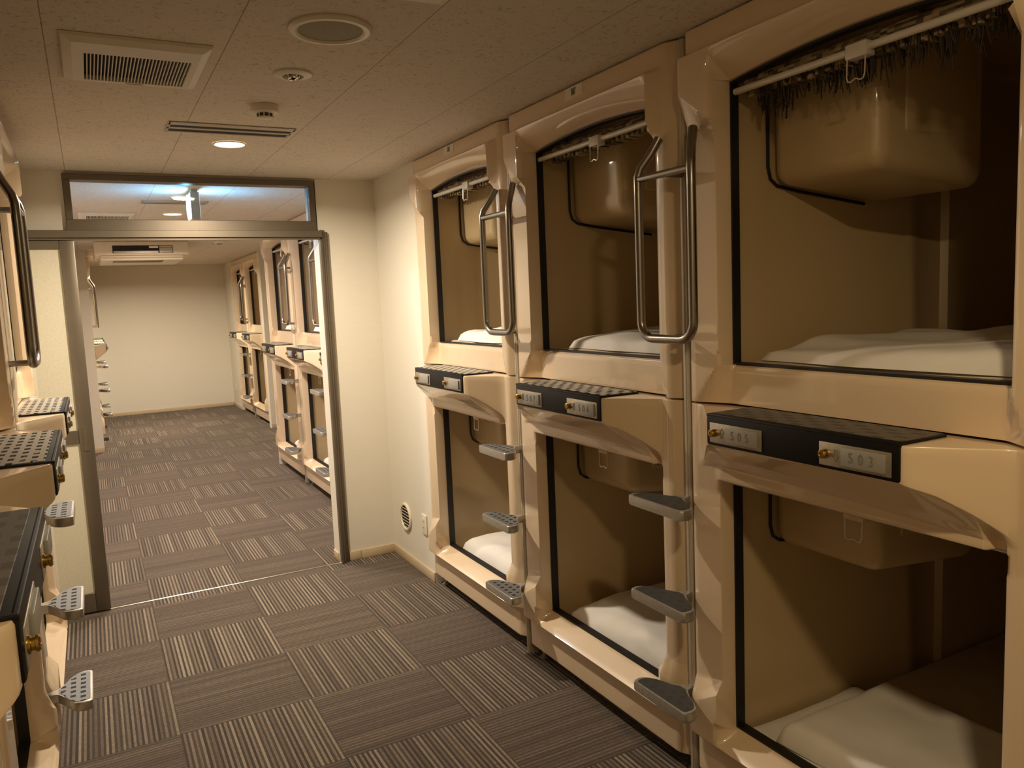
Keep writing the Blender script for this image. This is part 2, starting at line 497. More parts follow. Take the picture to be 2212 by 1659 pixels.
def shelf_plan(u):
    return pl(u, [(.035, 0.0), (.060, -.010), (.195, -.120), (.204, -.1255), (.212, -.1275), (.796, -.1275), (.804, -.1255), (.813, -.120), (.945, -.012), (.965, 0.0)])
def knots_lower(u):
    k = kp(u) if (u <= .125 or u >= .925) else 1.0
    z0 = pl(u, [(.035, 1.085), (.10, 1.112), (.212, 1.179), (.796, 1.179), (.85, 1.158), (.90, 1.125), (.965, 1.070)])
    zl = pl(u, [(.035, 1.070), (.12, 1.084), (.5, 1.078), (.93, 1.060), (.965, 1.055)])
    return [(.0, .0), (.262, .262), (.300, .300 + .075 * k), (.385, .385 + .030 * k), (.50, .50), (1.036, 1.036), (1.078, zl), (1.179, z0), (1.2545, 1.2545), (1.30, 1.30)]
def d_lower(u, z):
    pr = edge_round(max(0, u - .932), .030) if u > OU1 - .02 else 0.0
    base = pr
    e = clamp((.385 - z) / .085)
    ear = -.028
    if u > .9: ear = pl(u, [(.932, -.020), (.95, -.028), (.99, -.018), (1.0, -.012)])
    base = lerp(base, ear, e)
    if z < .262 and .10 < u < .95:          # sill ledge
        kk = sstep((u - .105) / .03) * sstep((.948 - u) / .03)
        t = clamp((.250 - z) / (.250 - .207))
        base = lerp(base, lerp(.052, -.026, t), kk)
    if z < .207:
        q = clamp((.207 - z) / .030)
        led = lerp(-.028, .006, q)
        lu = pl(u, [(0, 0), (.02, 1), (.975, 1), (1.0, .3)])
        base = led * lu if led < 0 else led
    if z > 1.0:                             # lip and bracket shelf
        if .10 < u < .95 and z < 1.10:
            kk = sstep((u - .108) / .016) * sstep((.955 - u) / .02)
            base = lerp(base, -.004 + edge_round(max(0, z - 1.036), .01) + pr, kk)
        sp = shelf_plan(u)
        s = clamp((z - 1.078) / .101)
        if sp < 0: base = base * (1 - s) + min(sp, base if u < .05 or u > .96 else 0) * s
    if z > 1.250 and .03 < u < .97: base += edge_round(1.2625 - z, .0075)
    return base + side_wrap(u)

def front_mesh(dfun, knots, z0, z1, oz0, oz1, arch, step=.010, topback=.07, botback=.05):
    us = grid_lines(UW0, UW1, step, [.0, .012, .060, OU0, OU0 + .006, OU1 - .006, OU1, .945, .990, 1.005, 1.048, 1.0515, .195, .212, .796, .813])
    zs = grid_lines(z0, z1, step, [oz0 - .006, oz0, oz1, oz1 + .006] + ([2.085, 2.174, 2.272, 2.29] if z1 > 2 else [.177, .207, .300, .385, 1.078, 1.179, 1.2545, 1.2605]))
    bm = NB()
    def warp(u, z):
        a = arch * max(0.0, 1 - ((u - .526) / .406) ** 2)
        w = clamp(1 - abs(z - oz1) / .085)
        return pl(z, knots(u)) + a * w
    V = {}
    def vert(i, j):
        if (i, j) not in V:
            u, z = us[i], zs[j]
            V[(i, j)] = bm.verts.new((dfun(u, z), -u, warp(u, z)))
        return V[(i, j)]
    for i in range(len(us) - 1):
        for j in range(len(zs) - 1):
            uc = (us[i] + us[i + 1]) / 2; zc = (zs[j] + zs[j + 1]) / 2
            if OU0 < uc < OU1 and oz0 < zc < oz1: continue
            bm.faces.new((vert(i, j), vert(i + 1, j), vert(i + 1, j + 1), vert(i, j + 1)))
    # turn the boundary back into the wall
    bes = [e for e in bm.edges if len(e.link_faces) == 1]
    def inside(v): return OU0 - 1e-4 <= -v.co.y <= OU1 + 1e-4 and oz0 - 1e-4 <= v.co.z <= oz1 + arch + 1e-4
    memo = {}
    def back(v):
        if v not in memo:
            u, z = -v.co.y, v.co.z
            if inside(v): dd = .0560
            elif z > z1 - .004: dd = topback
            elif z < z0 + .004: dd = botback
            else: dd = .11
            memo[v] = bm.verts.new((max(dd, v.co.x + .001), v.co.y, v.co.z))
        return memo[v]
    for e in bes:
        a, b = e.verts
        bm.faces.new((a, b, back(b), back(a)))
    return bm

def interior_mesh(u0, u1, z0, z1, d0, d1, rad=.035, seg=6):
    """moulded liner: rounded box open towards the room, with a shallow rib on its far side wall"""
    ring = []
    for (cu, cz, a0) in ((u1 - rad, z1 - rad, 0), (u0 + rad, z1 - rad, 90), (u0 + rad, z0 + rad, 180), (u1 - rad, z0 + rad, 270)):
        for k in range(seg + 1):
            a = math.radians(a0 + 90 * k / seg)
            ring.append((cu + rad * math.cos(a), cz + rad * math.sin(a)))
    ds = [d0, d0 + .02, .20, .86, .875, .925, .94, 1.06, 1.075, d1 - .05, d1 - .02, d1]
    bm = NB(); rows = []
    um, zm = (u0 + u1) / 2, (z0 + z1) / 2
    for d in ds:
        sh = 0.0
        if d > d1 - .03: sh = .02 if d < d1 else .06
        row = []
        for (u, z) in ring:
            uu, zz = u, z
            if sh:
                uu = u + (um - u) * sh / abs(u1 - u0) * 2; zz = z + (zm - z) * sh / abs(z1 - z0) * 2
            if d >= 1.075: uu += .022 * clamp((.5 - u) / .38) if u < .5 else 0
            if .87 < d < .93 and u < .3 and z < z1 - .3: uu += .016
            row.append(bm.verts.new((d, -uu, zz)))
        rows.append(row)
    n = len(ring)
    for A, Bq in zip(rows, rows[1:]):
        for k in range(n): bm.faces.new((A[k], A[(k + 1) % n], Bq[(k + 1) % n], Bq[k]))
    bm.faces.new(rows[-1])
    return bm

def ring_bars(bm, u0, u1, z0, z1, d0, d1, w, arch=0.0):
    """black guide rail round an opening: rectangular section frame lying just inside it"""
    def loop(off, d):
        pts = []
        n = 16
        pts.append((u0 + off, z0 + off)); pts.append((u1 - off, z0 + off))
        for k in range(n + 1):
            u = lerp(u1 - off, u0 + off, k / n)
            a = arch * max(0.0, 1 - ((u - .526) / .406) ** 2)
            pts.append((u, z1 - off + a))
        return [bm.verts.new((d, -u, z)) for u, z in pts]
    Ls = [loop(-.006, d0), loop(w, d0), loop(w, d1), loop(-.006, d1)]
    n = len(Ls[0])
    for a in range(4):
        A, Bq = Ls[a], Ls[(a + 1) % 4]
        for k in range(n): bm.faces.new((A[k], A[(k + 1) % n], Bq[(k + 1) % n], Bq[k]))
    return bm

def blind_parts(parent, zbar, fray=False, clipmat=None, seed=1):
    rnd = random.Random(seed)
    bm = NB()
    cyl(bm, (.112, -.150, zbar + .016), (.112, -.915, zbar + .016), .030, 16)
    for k in range(26):      # uneven reed ends under the roll
        u = .16 + k * .029
        box(bm, (.088, -u - .018, zbar - .018 - rnd.random() * .006), (.128, -u, zbar + .01))
    roll = obj('roller_blind', bm, M['reed'], parent)
    bm = cyl(NB(), (.066, -.132, zbar), (.066, -.928, zbar), .0095, 14)
    obj('pull_bar', bm, M['bar'], roll)
    bm = box(NB(), (.048, -.572, zbar - .022), (.082, -.512, zbar + .013), .004, 2)
    obj('handle_clip', bm, clipmat or M['bar'], roll)
    z0 = zbar - .020; z1 = zbar - .075
    pts = [(.052, -.517, z0), (.050, -.517, z1 + .012), (.050, -.521, z1 + .002), (.050, -.528, z1), (.050, -.542, z1 + .006), (.050, -.556, z1), (.050, -.563, z1 + .002), (.050, -.567, z1 + .012), (.052, -.567, z0)]
    obj('wire_loop', sweep(NB(), pts, .0018, 8), M['wire'], roll)
    if fray:
        bm = NB()
        spots = [.19, .20, .205, .215, .225, .25, .26, .28, .31, .33, .345, .36, .40, .41, .42, .44, .47, .475, .50, .53, .56, .575, .60, .63, .66, .69, .70, .73, .76, .79, .80, .84, .85, .88, .895, .90]
        for u in spots:
            for q in range(3):
                L = rnd.choice([.02, .03, .045, .06, .085]) * (.6 + .8 * rnd.random())
                wd = .0018 + rnd.random() * .006; du = rnd.uniform(-.012, .012); dd = .075 + rnd.random() * .045
                lean = rnd.uniform(-.012, .012)
                pts = [(dd, -(u + du), zbar - .004), (dd + .003, -(u + du + lean * .4), zbar - .01 - L * .5), (dd + .004, -(u + du + lean), zbar - .014 - L)]
                sweep(bm, pts, [wd, wd * .85, wd * .35], 5)
        obj('frayed_end', bm, M['fray'], roll)
    return roll

def console(parent, z0, z1):
    """rounded moulded housing hung in the upper corner of the liner"""
    ua, ub, da, db = .105, .474, .222, .700
    bm = NB(); box(bm, (da, -ub, z0), (db, -ua, z1), .045, 5)
    for v in bm.verts:       # underside slopes down towards the back
        t = clamp((z0 + .25 - v.co.z) / .25); v.co.z -= .045 * t * clamp((v.co.x - da) / (db - da))
        v.co.x += (v.co.z - z1) * -.02 if v.co.x < .4 else 0
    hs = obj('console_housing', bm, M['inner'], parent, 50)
    pts = [(da - .002, -.1055, z1 - .02), (da - .002, -.1055, z0 + .055), (da + .008, -.1055, z0 + .020), (da + .035, -.1055, z0 + .001), (da + .12, -.1055, z0 - .012), (db - .05, -.1055, z0 - .045)]
    obj('console_seal', sweep(NB(), pts, .0050, 8), M['black'], hs)
    bm = NB(); box(bm, (.33, -ub - .004, z0 + .09), (.64, -ub + .01, z1 - .03), .010, 3)
    obj('console_screen', bm, M['inner'], hs)
    return hs

MESH = {}
def soften(o, w=.0035):
    """round the hard edges of a moulded front"""
    for p in o.data.polygons: p.use_smooth = True
    if 'sharp_edge' in o.data.attributes: o.data.attributes.remove(o.data.attributes['sharp_edge'])
    md = o.modifiers.new('soft', 'BEVEL'); md.width = w; md.segments = 3; md.limit_method = 'ANGLE'; md.angle_limit = math.radians(26)
    dg = bpy.context.evaluated_depsgraph_get(); dg.update()
    me = bpy.data.meshes.new_from_object(o.evaluated_get(dg))
    o.modifiers.clear(); o.data = me
    return o
def upper_capsule(label, group):
    t = thing('sleeping_capsule', label, 'capsule bed', group=group)
    fr = obj('front_frame', front_mesh(d_upper, knots_upper, 1.2665, 2.352, 1.382, 2.187, .028, topback=.05), M['shell'], t, 27); soften(fr)
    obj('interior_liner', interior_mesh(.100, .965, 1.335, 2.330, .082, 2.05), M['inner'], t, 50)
    obj('blind_guide_rail', ring_bars(NB(), OU0, OU1, 1.382, 2.187, .056, .084, .006, .028), M['black'], t)
    blind_parts(t, 2.158)
    console(t, 1.905, 2.325)
    return t
def lower_capsule(label, group):
    t = thing('sleeping_capsule', label, 'capsule bed', group=group)
    fr = obj('front_frame', front_mesh(d_lower, knots_lower, .068, 1.2625, .250, 1.036, .0, topback=.07), M['shell'], t, 27); soften(fr)
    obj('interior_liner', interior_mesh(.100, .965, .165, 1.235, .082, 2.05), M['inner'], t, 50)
    obj('blind_guide_rail', ring_bars(NB(), OU0, OU1, .250, 1.036, .052, .084, .006), M['black'], t)
    blind_parts(t, 1.030, clipmat=M['tan'])
    console(t, .805, 1.230)
    # black step cover: top tread and front trim in one moulding
    a, b = .2105, .7975
    bm = NB()
    box(bm, (-.1325, -b, 1.1795), (-.118, -a, 1.2665), .006, 2)
    box(bm, (-.1325, -b, 1.258), (.030, -a, 1.2665), .003, 2)
    sc = obj('step_cover', bm, M['cover'], t)
    bm = NB(); box(bm, (-.112, -b + .008, 1.2655), (.028, -a - .008, 1.2678), .001, 1)
    obj('tread_pad', bm, M['tread_grey'], sc)
    for u0 in (.226, .592):
        bm = NB(); box(bm, (-.1345, -(u0 + .188), 1.1885), (-.1315, -u0, 1.2435), .0014, 2)
        p = obj('number_plate', bm, M['plate'], t)
        bm = NB(); box(bm, (-.1405, -(u0 + .176), 1.1955), (-.1335, -(u0 + .064), 1.2375), .0016, 2)
        obj('number_tag', bm, M['tagp'], p)
        bm = NB(); cz = 1.2160; uc = u0 + .0165
        lathe(bm, [(.0115, 0), (.0115, -.004), (.0085, -.005), (.0085, -.0088), (.0105, -.0095), (.0105, -.0125), (.0082, -.0145), (.0052, -.0148), (.0048, -.0125), (0, -.012)], (-.1335, -uc, cz), 'x', 20)
        obj('key_lock', bm, M['brass'], p)
    # adjustable feet under the unit
    for uf in (.03, 1.02):
        bm = NB(); cyl(bm, (.055, -uf, .002), (.055, -uf, .09), .010, 10); lathe(bm, [(0, 0.0), (.022, 0), (.022, .006), (.010, .010)], (.055, -uf, .001), 'z', 16)
        obj('levelling_foot', bm, M['steel'], t)
    return t

# ladder between two columns: post, three steps, grab rail
def step_poly():
    h = [(.036, .000), (.009, .010), (-.014, .012), (-.028, .016), (-.038, .028), (-.050, .056), (-.064, .094), (-.078, .118), (-.092, .1285), (-.108, .1305), (-.124, .130), (-.132, .124), (-.1335, .115)]
    return h
def ladder_proto(label, group, pad):
    t = thing('boarding_ladder', label, 'ladder', group=group)
    bm = NB(); box(bm, (.006, -.0118, .012), (.105, .0118, 2.345), .003, 2)
    box(bm, (.0045, -.0018, .012), (.008, .0018, 2.345), .0006, 1)
    obj('post', bm, M['alu'], t)
    for z in (.335, .650, .962):
        h = step_poly()
        poly = [(x, y) for x, y in h[1:]] + [(x, -y) for x, y in reversed(h[1:])]
        bm = prism(NB(), poly, z - .031, z, .004, 2)
        s = obj('step', bm, M['steel'], t, 30)
        pp = [(lerp(x, -.055, .09), lerp(y, 0, .10)) for x, y in poly if x < -.02] 
        bm = prism(NB(), pp, z - .001, z + .0014)
        obj('step_pad', bm, pad, s)
    bm = NB(); xh = -.066; w = .122
    L = [(xh + .050, w - .045, 2.072), (xh + .028, w - .028, 2.025), (xh + .006, w - .006, 1.985), (xh, w, 1.960), (xh, w, 1.90), (xh, w, 1.70), (xh, w, 1.515)]
    for k in range(1, 8):
        a = k / 8 * PI / 2; L.append((xh, w - .055 * (1 - math.cos(a)), 1.515 - .055 * math.sin(a)))
    L += [(xh, w - .055, 1.46), (xh, 0, 1.46)]
    full = L + [(x, -y, z) for x, y, z in reversed(L[:-1])]
    sweep(bm, full, .0138, 14)
    cyl(bm, (xh, w, 1.952), (xh, -w, 1.952), .0110, 12)
    cyl(bm, (xh, 0, 1.952), (.009, 0, 1.952), .010, 12)
    cyl(bm, (xh, 0, 1.462), (.009, 0, 1.462), .010, 12)
    obj('grab_rail', bm, M['tube'], t)
    return t

BANK_R = [.913, -.185, -1.283]
BANK_L = [-.095, -1.193, -2.291]
POST_R = [-.154, -1.252]
POST_L = [-.1265, -1.2245]
GU, GL = 'sleeping capsules of the upper tier', 'sleeping capsules of the lower tier'

up = upper_capsule('upper sleeping capsule above shelf 505, at right edge, frayed blind ends hanging inside', GU)
lo = lower_capsule('lower sleeping capsule under shelf plates 505 and 503, white folded cover inside', GL)
up.location = (XS, BANK_R[2], 0); lo.location = (XS, BANK_R[2], 0)
UPD = [(0, 'upper sleeping capsule with sticker 510, next to the cream wall by the doorway'),
       (1, 'upper sleeping capsule with sticker 507, between the two grab rails of its bank')]
LOD = [(0, 'lower sleeping capsule with worn number plates, next to the round wall vent'),
       (1, 'lower sleeping capsule under shelf plates 507 and 506')]
U = {2: up}; Lw = {2: lo}
for k, lab in UPD: U[k] = dup(up, (XS, BANK_R[k], 0), 0, lab, GU)
for k, lab in LOD: Lw[k] = dup(lo, (XS, BANK_R[k], 0), 0, lab, GL)
names = ['beside the frosted sliding door', 'second from the sliding door', 'third from the sliding door']
LLOW = {}
for k in range(3):
    dup(up, (XL, BANK_L[k], 0), PI, 'upper sleeping capsule in the bank at left, ' + names[k], GU)
    LLOW[k] = dup(lo, (XL, BANK_L[k], 0), PI, 'lower sleeping capsule in the bank at left, ' + names[k], GL)
FR1 = [5.034, 3.934, 2.834]; FN1 = ['deepest of the three nearer columns in the far room', 'middle of the three nearer columns in the far room', 'half hidden by the door jamb in the far room']
for y, n in zip(FR1, FN1):
    dup(up, (XS, y, 0), 0, 'upper sleeping capsule, ' + n, GU); dup(lo, (XS, y, 0), 0, 'lower sleeping capsule, ' + n, GL)
XF = 1.875
FR2 = [9.905, 8.805]; FN2 = ['beside the end wall of the far room', 'second from the end wall of the far room']
for y, n in zip(FR2, FN2):
    dup(up, (XF, y, 0), 0, 'upper sleeping capsule, ' + n, GU); dup(lo, (XF, y, 0), 0, 'lower sleeping capsule, ' + n, GL)
XFL = -.136
FRL = [7.262, 8.360, 9.458]; FN3 = ['first behind the pink lit wall end', 'second behind the pink lit wall end', 'third behind the pink lit wall end']
for y, n in zip(FRL, FN3):
    dup(up, (XFL, y, 0), PI, 'upper sleeping capsule at far left in profile, ' + n, GU); dup(lo, (XFL, y, 0), PI, 'lower sleeping capsule at far left in profile, ' + n, GL)

# ---- details that differ between capsules
def find(root, name): return [c for c in root.children if c.name.split('.')[0] == name]
# frayed blind only in the capsule at the right edge
for c in find(up, 'roller_blind'):
    bm = NB(); rnd = random.Random(5)
    for k in range(330):
        u = .17 + .75 * rnd.random()
        cl = max(0, noise.noise(Vector((u * 17, 3.1, 0))) * 1.4 - .05)
        L = .016 + .035 * rnd.random() + cl * .11 * rnd.random()
        wd = .0006 + rnd.random() * .0012 + cl * .004 * rnd.random(); dd = .078 + rnd.random() * .06
        lean = rnd.uniform(-.014, .014)
        pts = [(dd, -u, 2.155), (dd + .003, -(u + lean * .4), 2.146 - L * .5), (dd + .004, -(u + lean), 2.142 - L)]
        sweep(bm, pts, [wd, wd, wd * .7], 5)
    o = obj('frayed_end', bm, M['fray'], c)
    o['label'] = 'dark frayed reed ends hanging under the pull bar'
# the cover on the 505 shelf is darker
for c in find(lo, 'step_cover') + find(LLOW[2], 'step_cover'):
    for g in c.children:
        if g.name.startswith('tread_pad'):
            g.data = g.data.copy(); g.data.materials[0] = M['tread_dark']
def digits_on(root, which, s, arrow):
    p = sorted(find(root, 'number_plate'), key=lambda o: o.name)
    # identify plates by their mesh centre
    p.sort(key=lambda o: -sum(v.co.y for v in o.data.vertices) / len(o.data.vertices))
    pl_ = p[which]; u0 = (.226, .592)[which]
    bm = text_bm(s, .0335, .80, spacing=1.95)
    place_text(bm, -.1408, u0 + .117, 1.2165)
    obj('digits', bm, M['digit'], pl_)
    # outlined arrow
    bm = NB(); A = [(0, .0145), (.0095, .002), (.0045, .002), (.0045, -.0125), (-.0045, -.0125), (-.0045, .002), (-.0095, .002)]
    sg = 1 if arrow == 'up' else -1
    pts = [(-.1348, -(u0 + .047 + x * .8), 1.2165 + sg * y) for x, y in A]
    sweep(bm, pts, .0009, 6, closed=True)
    obj('arrow_mark', bm, M['digit'], pl_)
digits_on(lo, 0, '505', 'up'); digits_on(lo, 1, '503', 'down')
digits_on(Lw[1], 0, '507', 'up'); digits_on(Lw[1], 1, '506', 'down')
def sticker(root, s, u0, u1):
    bm = NB(); box(bm, (-.0015, -u1, 2.310), (.0006, -u0, 2.351))
    st = obj('number_sticker', bm, M['sticker'], root)
    bm = text_bm(s, .034, .62, spacing=1.0); place_text(bm, -.0022, (u0 + u1) / 2, 2.3305)
    obj('digits', bm, M['ink'], st)
sticker(U[0], '510', .424, .546); sticker(U[1], '507', .443, .556)

# ---- ladders
GLD = 'boarding ladders between capsule columns'
lad = ladder_proto('boarding ladder with worn dark steps between the 507 and 505 columns', GLD, M['pad_dark'])
lad.location = (XS, POST_R[1], 0)
def ladder(x, y, rz, label, pad):
    o = dup(lad, (x, y, 0), rz, label, GLD)
    for s in find(o, 'step'):
        for g in s.children:
            if pad is not M['pad_dark']:
                key = (g.data.name, pad.name)
                if key not in MESH:
                    me = g.data.copy(); me.materials[0] = pad; MESH[key] = me
                g.data = MESH[key]
    return o
ladder(XS, POST_R[0], 0, 'boarding ladder with grey patterned steps between the 510 and 507 columns', M['pad_grey'])
ladder(XL, POST_L[0], PI, 'boarding ladder of the bank at left, its three pale steps above the carpet', M['pad_blue'])
ladder(XS, 3.967, 0, 'boarding ladder in the far room with all three steps clear of the door jamb', M['pad_grey'])
ladder(XS, 2.867, 0, 'boarding ladder in the far room with steps cut off by the door jamb', M['pad_grey'])
ladder(XF, 8.838, 0, 'boarding ladder next to the end wall of the far room', M['pad_grey'])
ladder(XFL, 8.329, PI, 'boarding ladder at far left, nearer of the two seen in profile', M['pad_grey'])
ladder(XFL, 9.427, PI, 'boarding ladder at far left, deeper of the two seen in profile', M['pad_grey'])

# ---- mattresses and covers
def soft_slab(u0, u1, d0, d1, z0, th, seed, rip=.012, nu=44, nd=44, edge=.06, skew=0.0, tip=0.0):
    bm = NB(); V = []
    for i in range(nu + 1):
        row = []
        for j in range(nd + 1):
            a, b = i / nu, j / nd
            u = lerp(u0, u1, a); d = lerp(d0, d1, b) + skew * (a - .5)
            wob = noise.noise(Vector((u * 3.1 + seed, d * 3.1, seed * 1.7)))
            u += .018 * noise.noise(Vector((d * 4 + seed, 9.1, seed))) * (1 if a in (0, 1) else .6)
            d += .018 * noise.noise(Vector((u * 4 - seed, 2.3, seed))) * (1 if b in (0, 1) else .6)
            e = min(a * (u1 - u0), (1 - a) * (u1 - u0), b * (d1 - d0), (1 - b) * (d1 - d0))
            q = clamp(e / edge); prof = math.sqrt(max(0, 1 - (1 - q) ** 2))
            fold = .5 * noise.noise(Vector((u * 7 + d * 2.5 + seed, d * 2.2, 4.4))) + .35 * noise.noise(Vector((u * 3 - d * 9, seed, 1.1)))
            z = z0 + (th + rip * wob * 2.2 + rip * fold + tip * b) * (prof if e > 1e-6 else 0.0)
            row.append(bm.verts.new((d, -u, z)))
        V.append(row)
    for i in range(nu):
        for j in range(nd): bm.faces.new((V[i][j], V[i + 1][j], V[i + 1][j + 1], V[i][j + 1]))
    # flat underside
    loop = [V[i][0] for i in range(nu + 1)] + [V[nu][j] for j in range(1, nd + 1)] + [V[i][nd] for i in range(nu - 1, -1, -1)] + [V[0][j] for j in range(nd - 1, 0, -1)]
    bm.faces.new(list(reversed(loop)))
    return bm
def mattress(x, y, z, label, first=[None]):
    if first[0] is None:
        bm = NB(); box(bm, (.10, -.935, .004), (1.9, -.135, .055), .022, 3)
        o = obj('mattress', bm, M['mattress']); first[0] = o
    else:
        o = first[0].copy(); COL.objects.link(o)
    o.location = (x, y, z); tag(o, label, 'mattress', 'mattresses inside the capsules'); return o
def cover(name, x, y, bm, label, mat=None):
    o = obj(name, bm, mat or M['linen'], None, 60); o.location = (x, y, 0)
    tag(o, label, 'bedding', 'white covers on the capsule mattresses'); return o
cols = [('510', BANK_R[0]), ('507', BANK_R[1]), ('505', BANK_R[2])]
ZM0, ZM1 = .1665, 1.3365
for k, (n, y) in enumerate(cols):
    mattress(XS, y, ZM1, 'thin mattress in the upper capsule of the %s column' % n)
    mattress(XS, y, ZM0, 'thin mattress in the lower capsule of the %s column' % n)
TL, TU = ZM0 + .056, ZM1 + .056
cover('folded_cover', XS, BANK_R[2], soft_slab(.115, .90, .10, .60, TL, .012, 3.3, .004, edge=.012), 'flat white sheet under the folded cover in the lower 505 capsule')
cover('folded_cover', XS, BANK_R[2], soft_slab(.225, .905, .135, .64, TL + .018, .060, 1.7, .012, edge=.05, skew=.05), 'white folded cover on the sheet in the lower 505 capsule')
cover('folded_cover', XS, BANK_R[1], soft_slab(.190, .91, .105, .70, TL, .080, 6.1, .015, edge=.08, skew=.05), 'white folded cover in the lower 507 capsule, shaded by a step')
cover('folded_cover', XS, BANK_R[0], soft_slab(.175, .92, .105, .72, TL, .085, 2.9, .014, edge=.09, tip=.03), 'white folded cover in the lower 510 capsule')
cover('folded_cover', XS, BANK_R[2], soft_slab(.180, .93, .105, .74, TU, .048, 8.4, .018, edge=.05), 'white rumpled cover in the upper 505 capsule')
cover('folded_cover', XS, BANK_R[1], soft_slab(.240, .93, .105, .72, TU, .052, 4.2, .014, edge=.07), 'white cover in the upper 507 capsule')
cover('folded_cover', XS, BANK_R[0], soft_slab(.240, .93, .105, .72, TU, .062, 5.6, .012, edge=.08), 'white cover in the upper 510 capsule')
src = None
for y, n in list(zip(FR1, FN1))[:2] + [(FR1[2], FN1[2])]:
    for T, lab in ((TL, 'lower'), (TU, 'upper')):
        if src is None:
            src = cover('folded_cover', XS, y, soft_slab(.240, .93, .105, .72, 0, .070, 7.7, .012, edge=.08), '')
            o = src
        else:
            o = src.copy(); COL.objects.link(o)
        o.location = (XS, y, T); o['label'] = 'white cover in the %s capsule, %s' % (lab, n)

# ------------------------------------------------------------------ ceiling fittings
def ceil_fan(x0, x1, y0, y1, gx0, gx1, gy0, gy1, label):
    t = thing('ceiling_vent', label, 'ventilation grille', ((x0 + x1) / 2, (y0 + y1) / 2, ZC), 0, 'square ceiling vents')
    cx, cy_ = (x0 + x1) / 2, (y0 + y1) / 2
    bm = NB()
    # tapered cover
    T = ZC - .001; Bz = ZC - .020; ins = .028
    def ring(x0, x1, y0, y1, z): return [bm.verts.new((x - cx, y - cy_, z - ZC)) for x, y in ((x0, y0), (x1, y0), (x1, y1), (x0, y1))]
    R0 = ring(x0, x1, y0, y1, T); R1 = ring(x0 + .004, x1 - .004, y0 + .004, y1 - .004, T - .008); R2 = ring(x0 + ins, x1 - ins, y0 + ins, y1 - ins, Bz)
    R3 = ring(gx0, gx1, gy0, gy1, Bz); R4 = ring(gx0, gx1, gy0, gy1, T - .002)
    for A, Bq in ((R0, R1), (R1, R2), (R2, R3), (R3, R4)):
        for k in range(4): bm.faces.new((A[k], A[(k + 1) % 4], Bq[(k + 1) % 4], Bq[k]))
    obj('vent_cover', bm, M['plastic'], t, 20)
    bm = NB(); box(bm, (gx0 - cx, gy0 - cy_, -.004), (gx1 - cx, gy1 - cy_, -.002))
    obj('vent_cavity', bm, M['dark'], t)
    bm = NB(); n = 30
    for k in range(n + 1):
        x = lerp(gx0, gx1, k / n) - cx; w_ = (gx1 - gx0) / n * .165
        box(bm, (x - w_, gy0 - cy_, -.0195), (x + w_, gy1 - cy_, -.012))
    obj('vent_slats', bm, M['plastic'], t)
    bm = NB(); box(bm, (-.02, gy1 - cy_ + .012, -.0225), (.03, gy1 - cy_ + .02, -.0195)); obj('vent_tab', bm, M['cream_pl'], t)
    return t
ceil_fan(-.172, .218, -.675, -.225, -.115, .172, -.554, -.277, 'square ceiling vent with black slats in the near room')
ceil_fan(-.172, .218, 3.465, 3.915, -.115, .172, 3.545, 3.822, 'square ceiling vent glimpsed through the transom glass')

# ceiling loudspeaker
t = thing('ceiling_speaker', 'round ceiling loudspeaker with olive cloth grille', 'loudspeaker', (.485, -.935, ZC))
bm = NB(); lathe(bm, [(.112, -.0005), (.112, -.006), (.106, -.012), (.094, -.013), (.088, -.008), (.088, -.003)], (0, 0, 0), 'z', 56)
obj('speaker_rim', bm, M['plastic'], t)
bm = NB(); lathe(bm, [(0, -.009), (.06, -.0085), (.088, -.006), (.0885, -.002)], (0, 0, 0), 'z', 56)
obj('speaker_grille', bm, M['greycloth'], t)
# unlit emergency lamp
t = thing('emergency_light', 'small unlit emergency light with a loop, beside the loudspeaker', 'ceiling light', (.487, -.478, ZC))
bm = NB(); lathe(bm, [(.062, -.0005), (.060, -.006), (.046, -.011), (.034, -.011), (.030, -.003)], (0, 0, 0), 'z', 44)
obj('trim_ring', bm, M['plastic'], t)
bm = NB(); lathe(bm, [(.030, -.002), (.0, -.001)], (0, 0, 0), 'z', 30); obj('lamp_recess', bm, M['darkslot'], t)
bm = NB()
for k in range(10):
    a = 2 * PI * k / 10; box(bm, (.012 * math.cos(a) - .004, .020 * math.sin(a) - .004, -.016), (.012 * math.cos(a) + .004, .020 * math.sin(a) + .004, -.003))
    sweep(bm, [(.027 * math.cos(a), .027 * math.sin(a), -.002), (.019 * math.cos(a), .019 * math.sin(a), -.018)], .0032, 6)
obj('reflector', bm, M['chrome'], t)
bm = NB(); sweep(bm, [(-.030, -.012, -.010), (-.026, -.016, -.024), (-.017, -.018, -.027), (-.010, -.016, -.020), (-.012, -.012, -.010)], .0014, 6)
obj('pull_loop', bm, M['slatmetal'], t)
# smoke detectors
def smoke(x, y, label):
    t = thing('smoke_detector', label, 'smoke detector', (x, y, ZC), 0, 'smoke detectors')
    bm = NB(); lathe(bm, [(.052, -.0005), (.052, -.020), (.048, -.026), (.032, -.029), (.030, -.030)], (0, 0, 0), 'z', 40)
    obj('detector_base', bm, M['plastic'], t)
    bm = NB(); lathe(bm, [(.030, -.028), (.029, -.040), (0, -.040)], (0, 0, 0), 'z', 30); obj('sensor_chamber', bm, M['darkslot'], t)
    bm = NB(); lathe(bm, [(0, -.048), (.022, -.0475), (.028, -.044), (.028, -.041), (0, -.0405)], (0, 0, 0), 'z', 30)
    for k in range(10):
        a = 2 * PI * k / 10; cyl(bm, (.029 * math.cos(a), .029 * math.sin(a), -.027), (.029 * math.cos(a), .029 * math.sin(a), -.043), .0025, 6)
    obj('sensor_cap', bm, M['plastic'], t)
smoke(.483, -.030, 'round smoke detector on the near room ceiling')
smoke(1.165, 6.02, 'smoke detector on the ceiling of the far room')
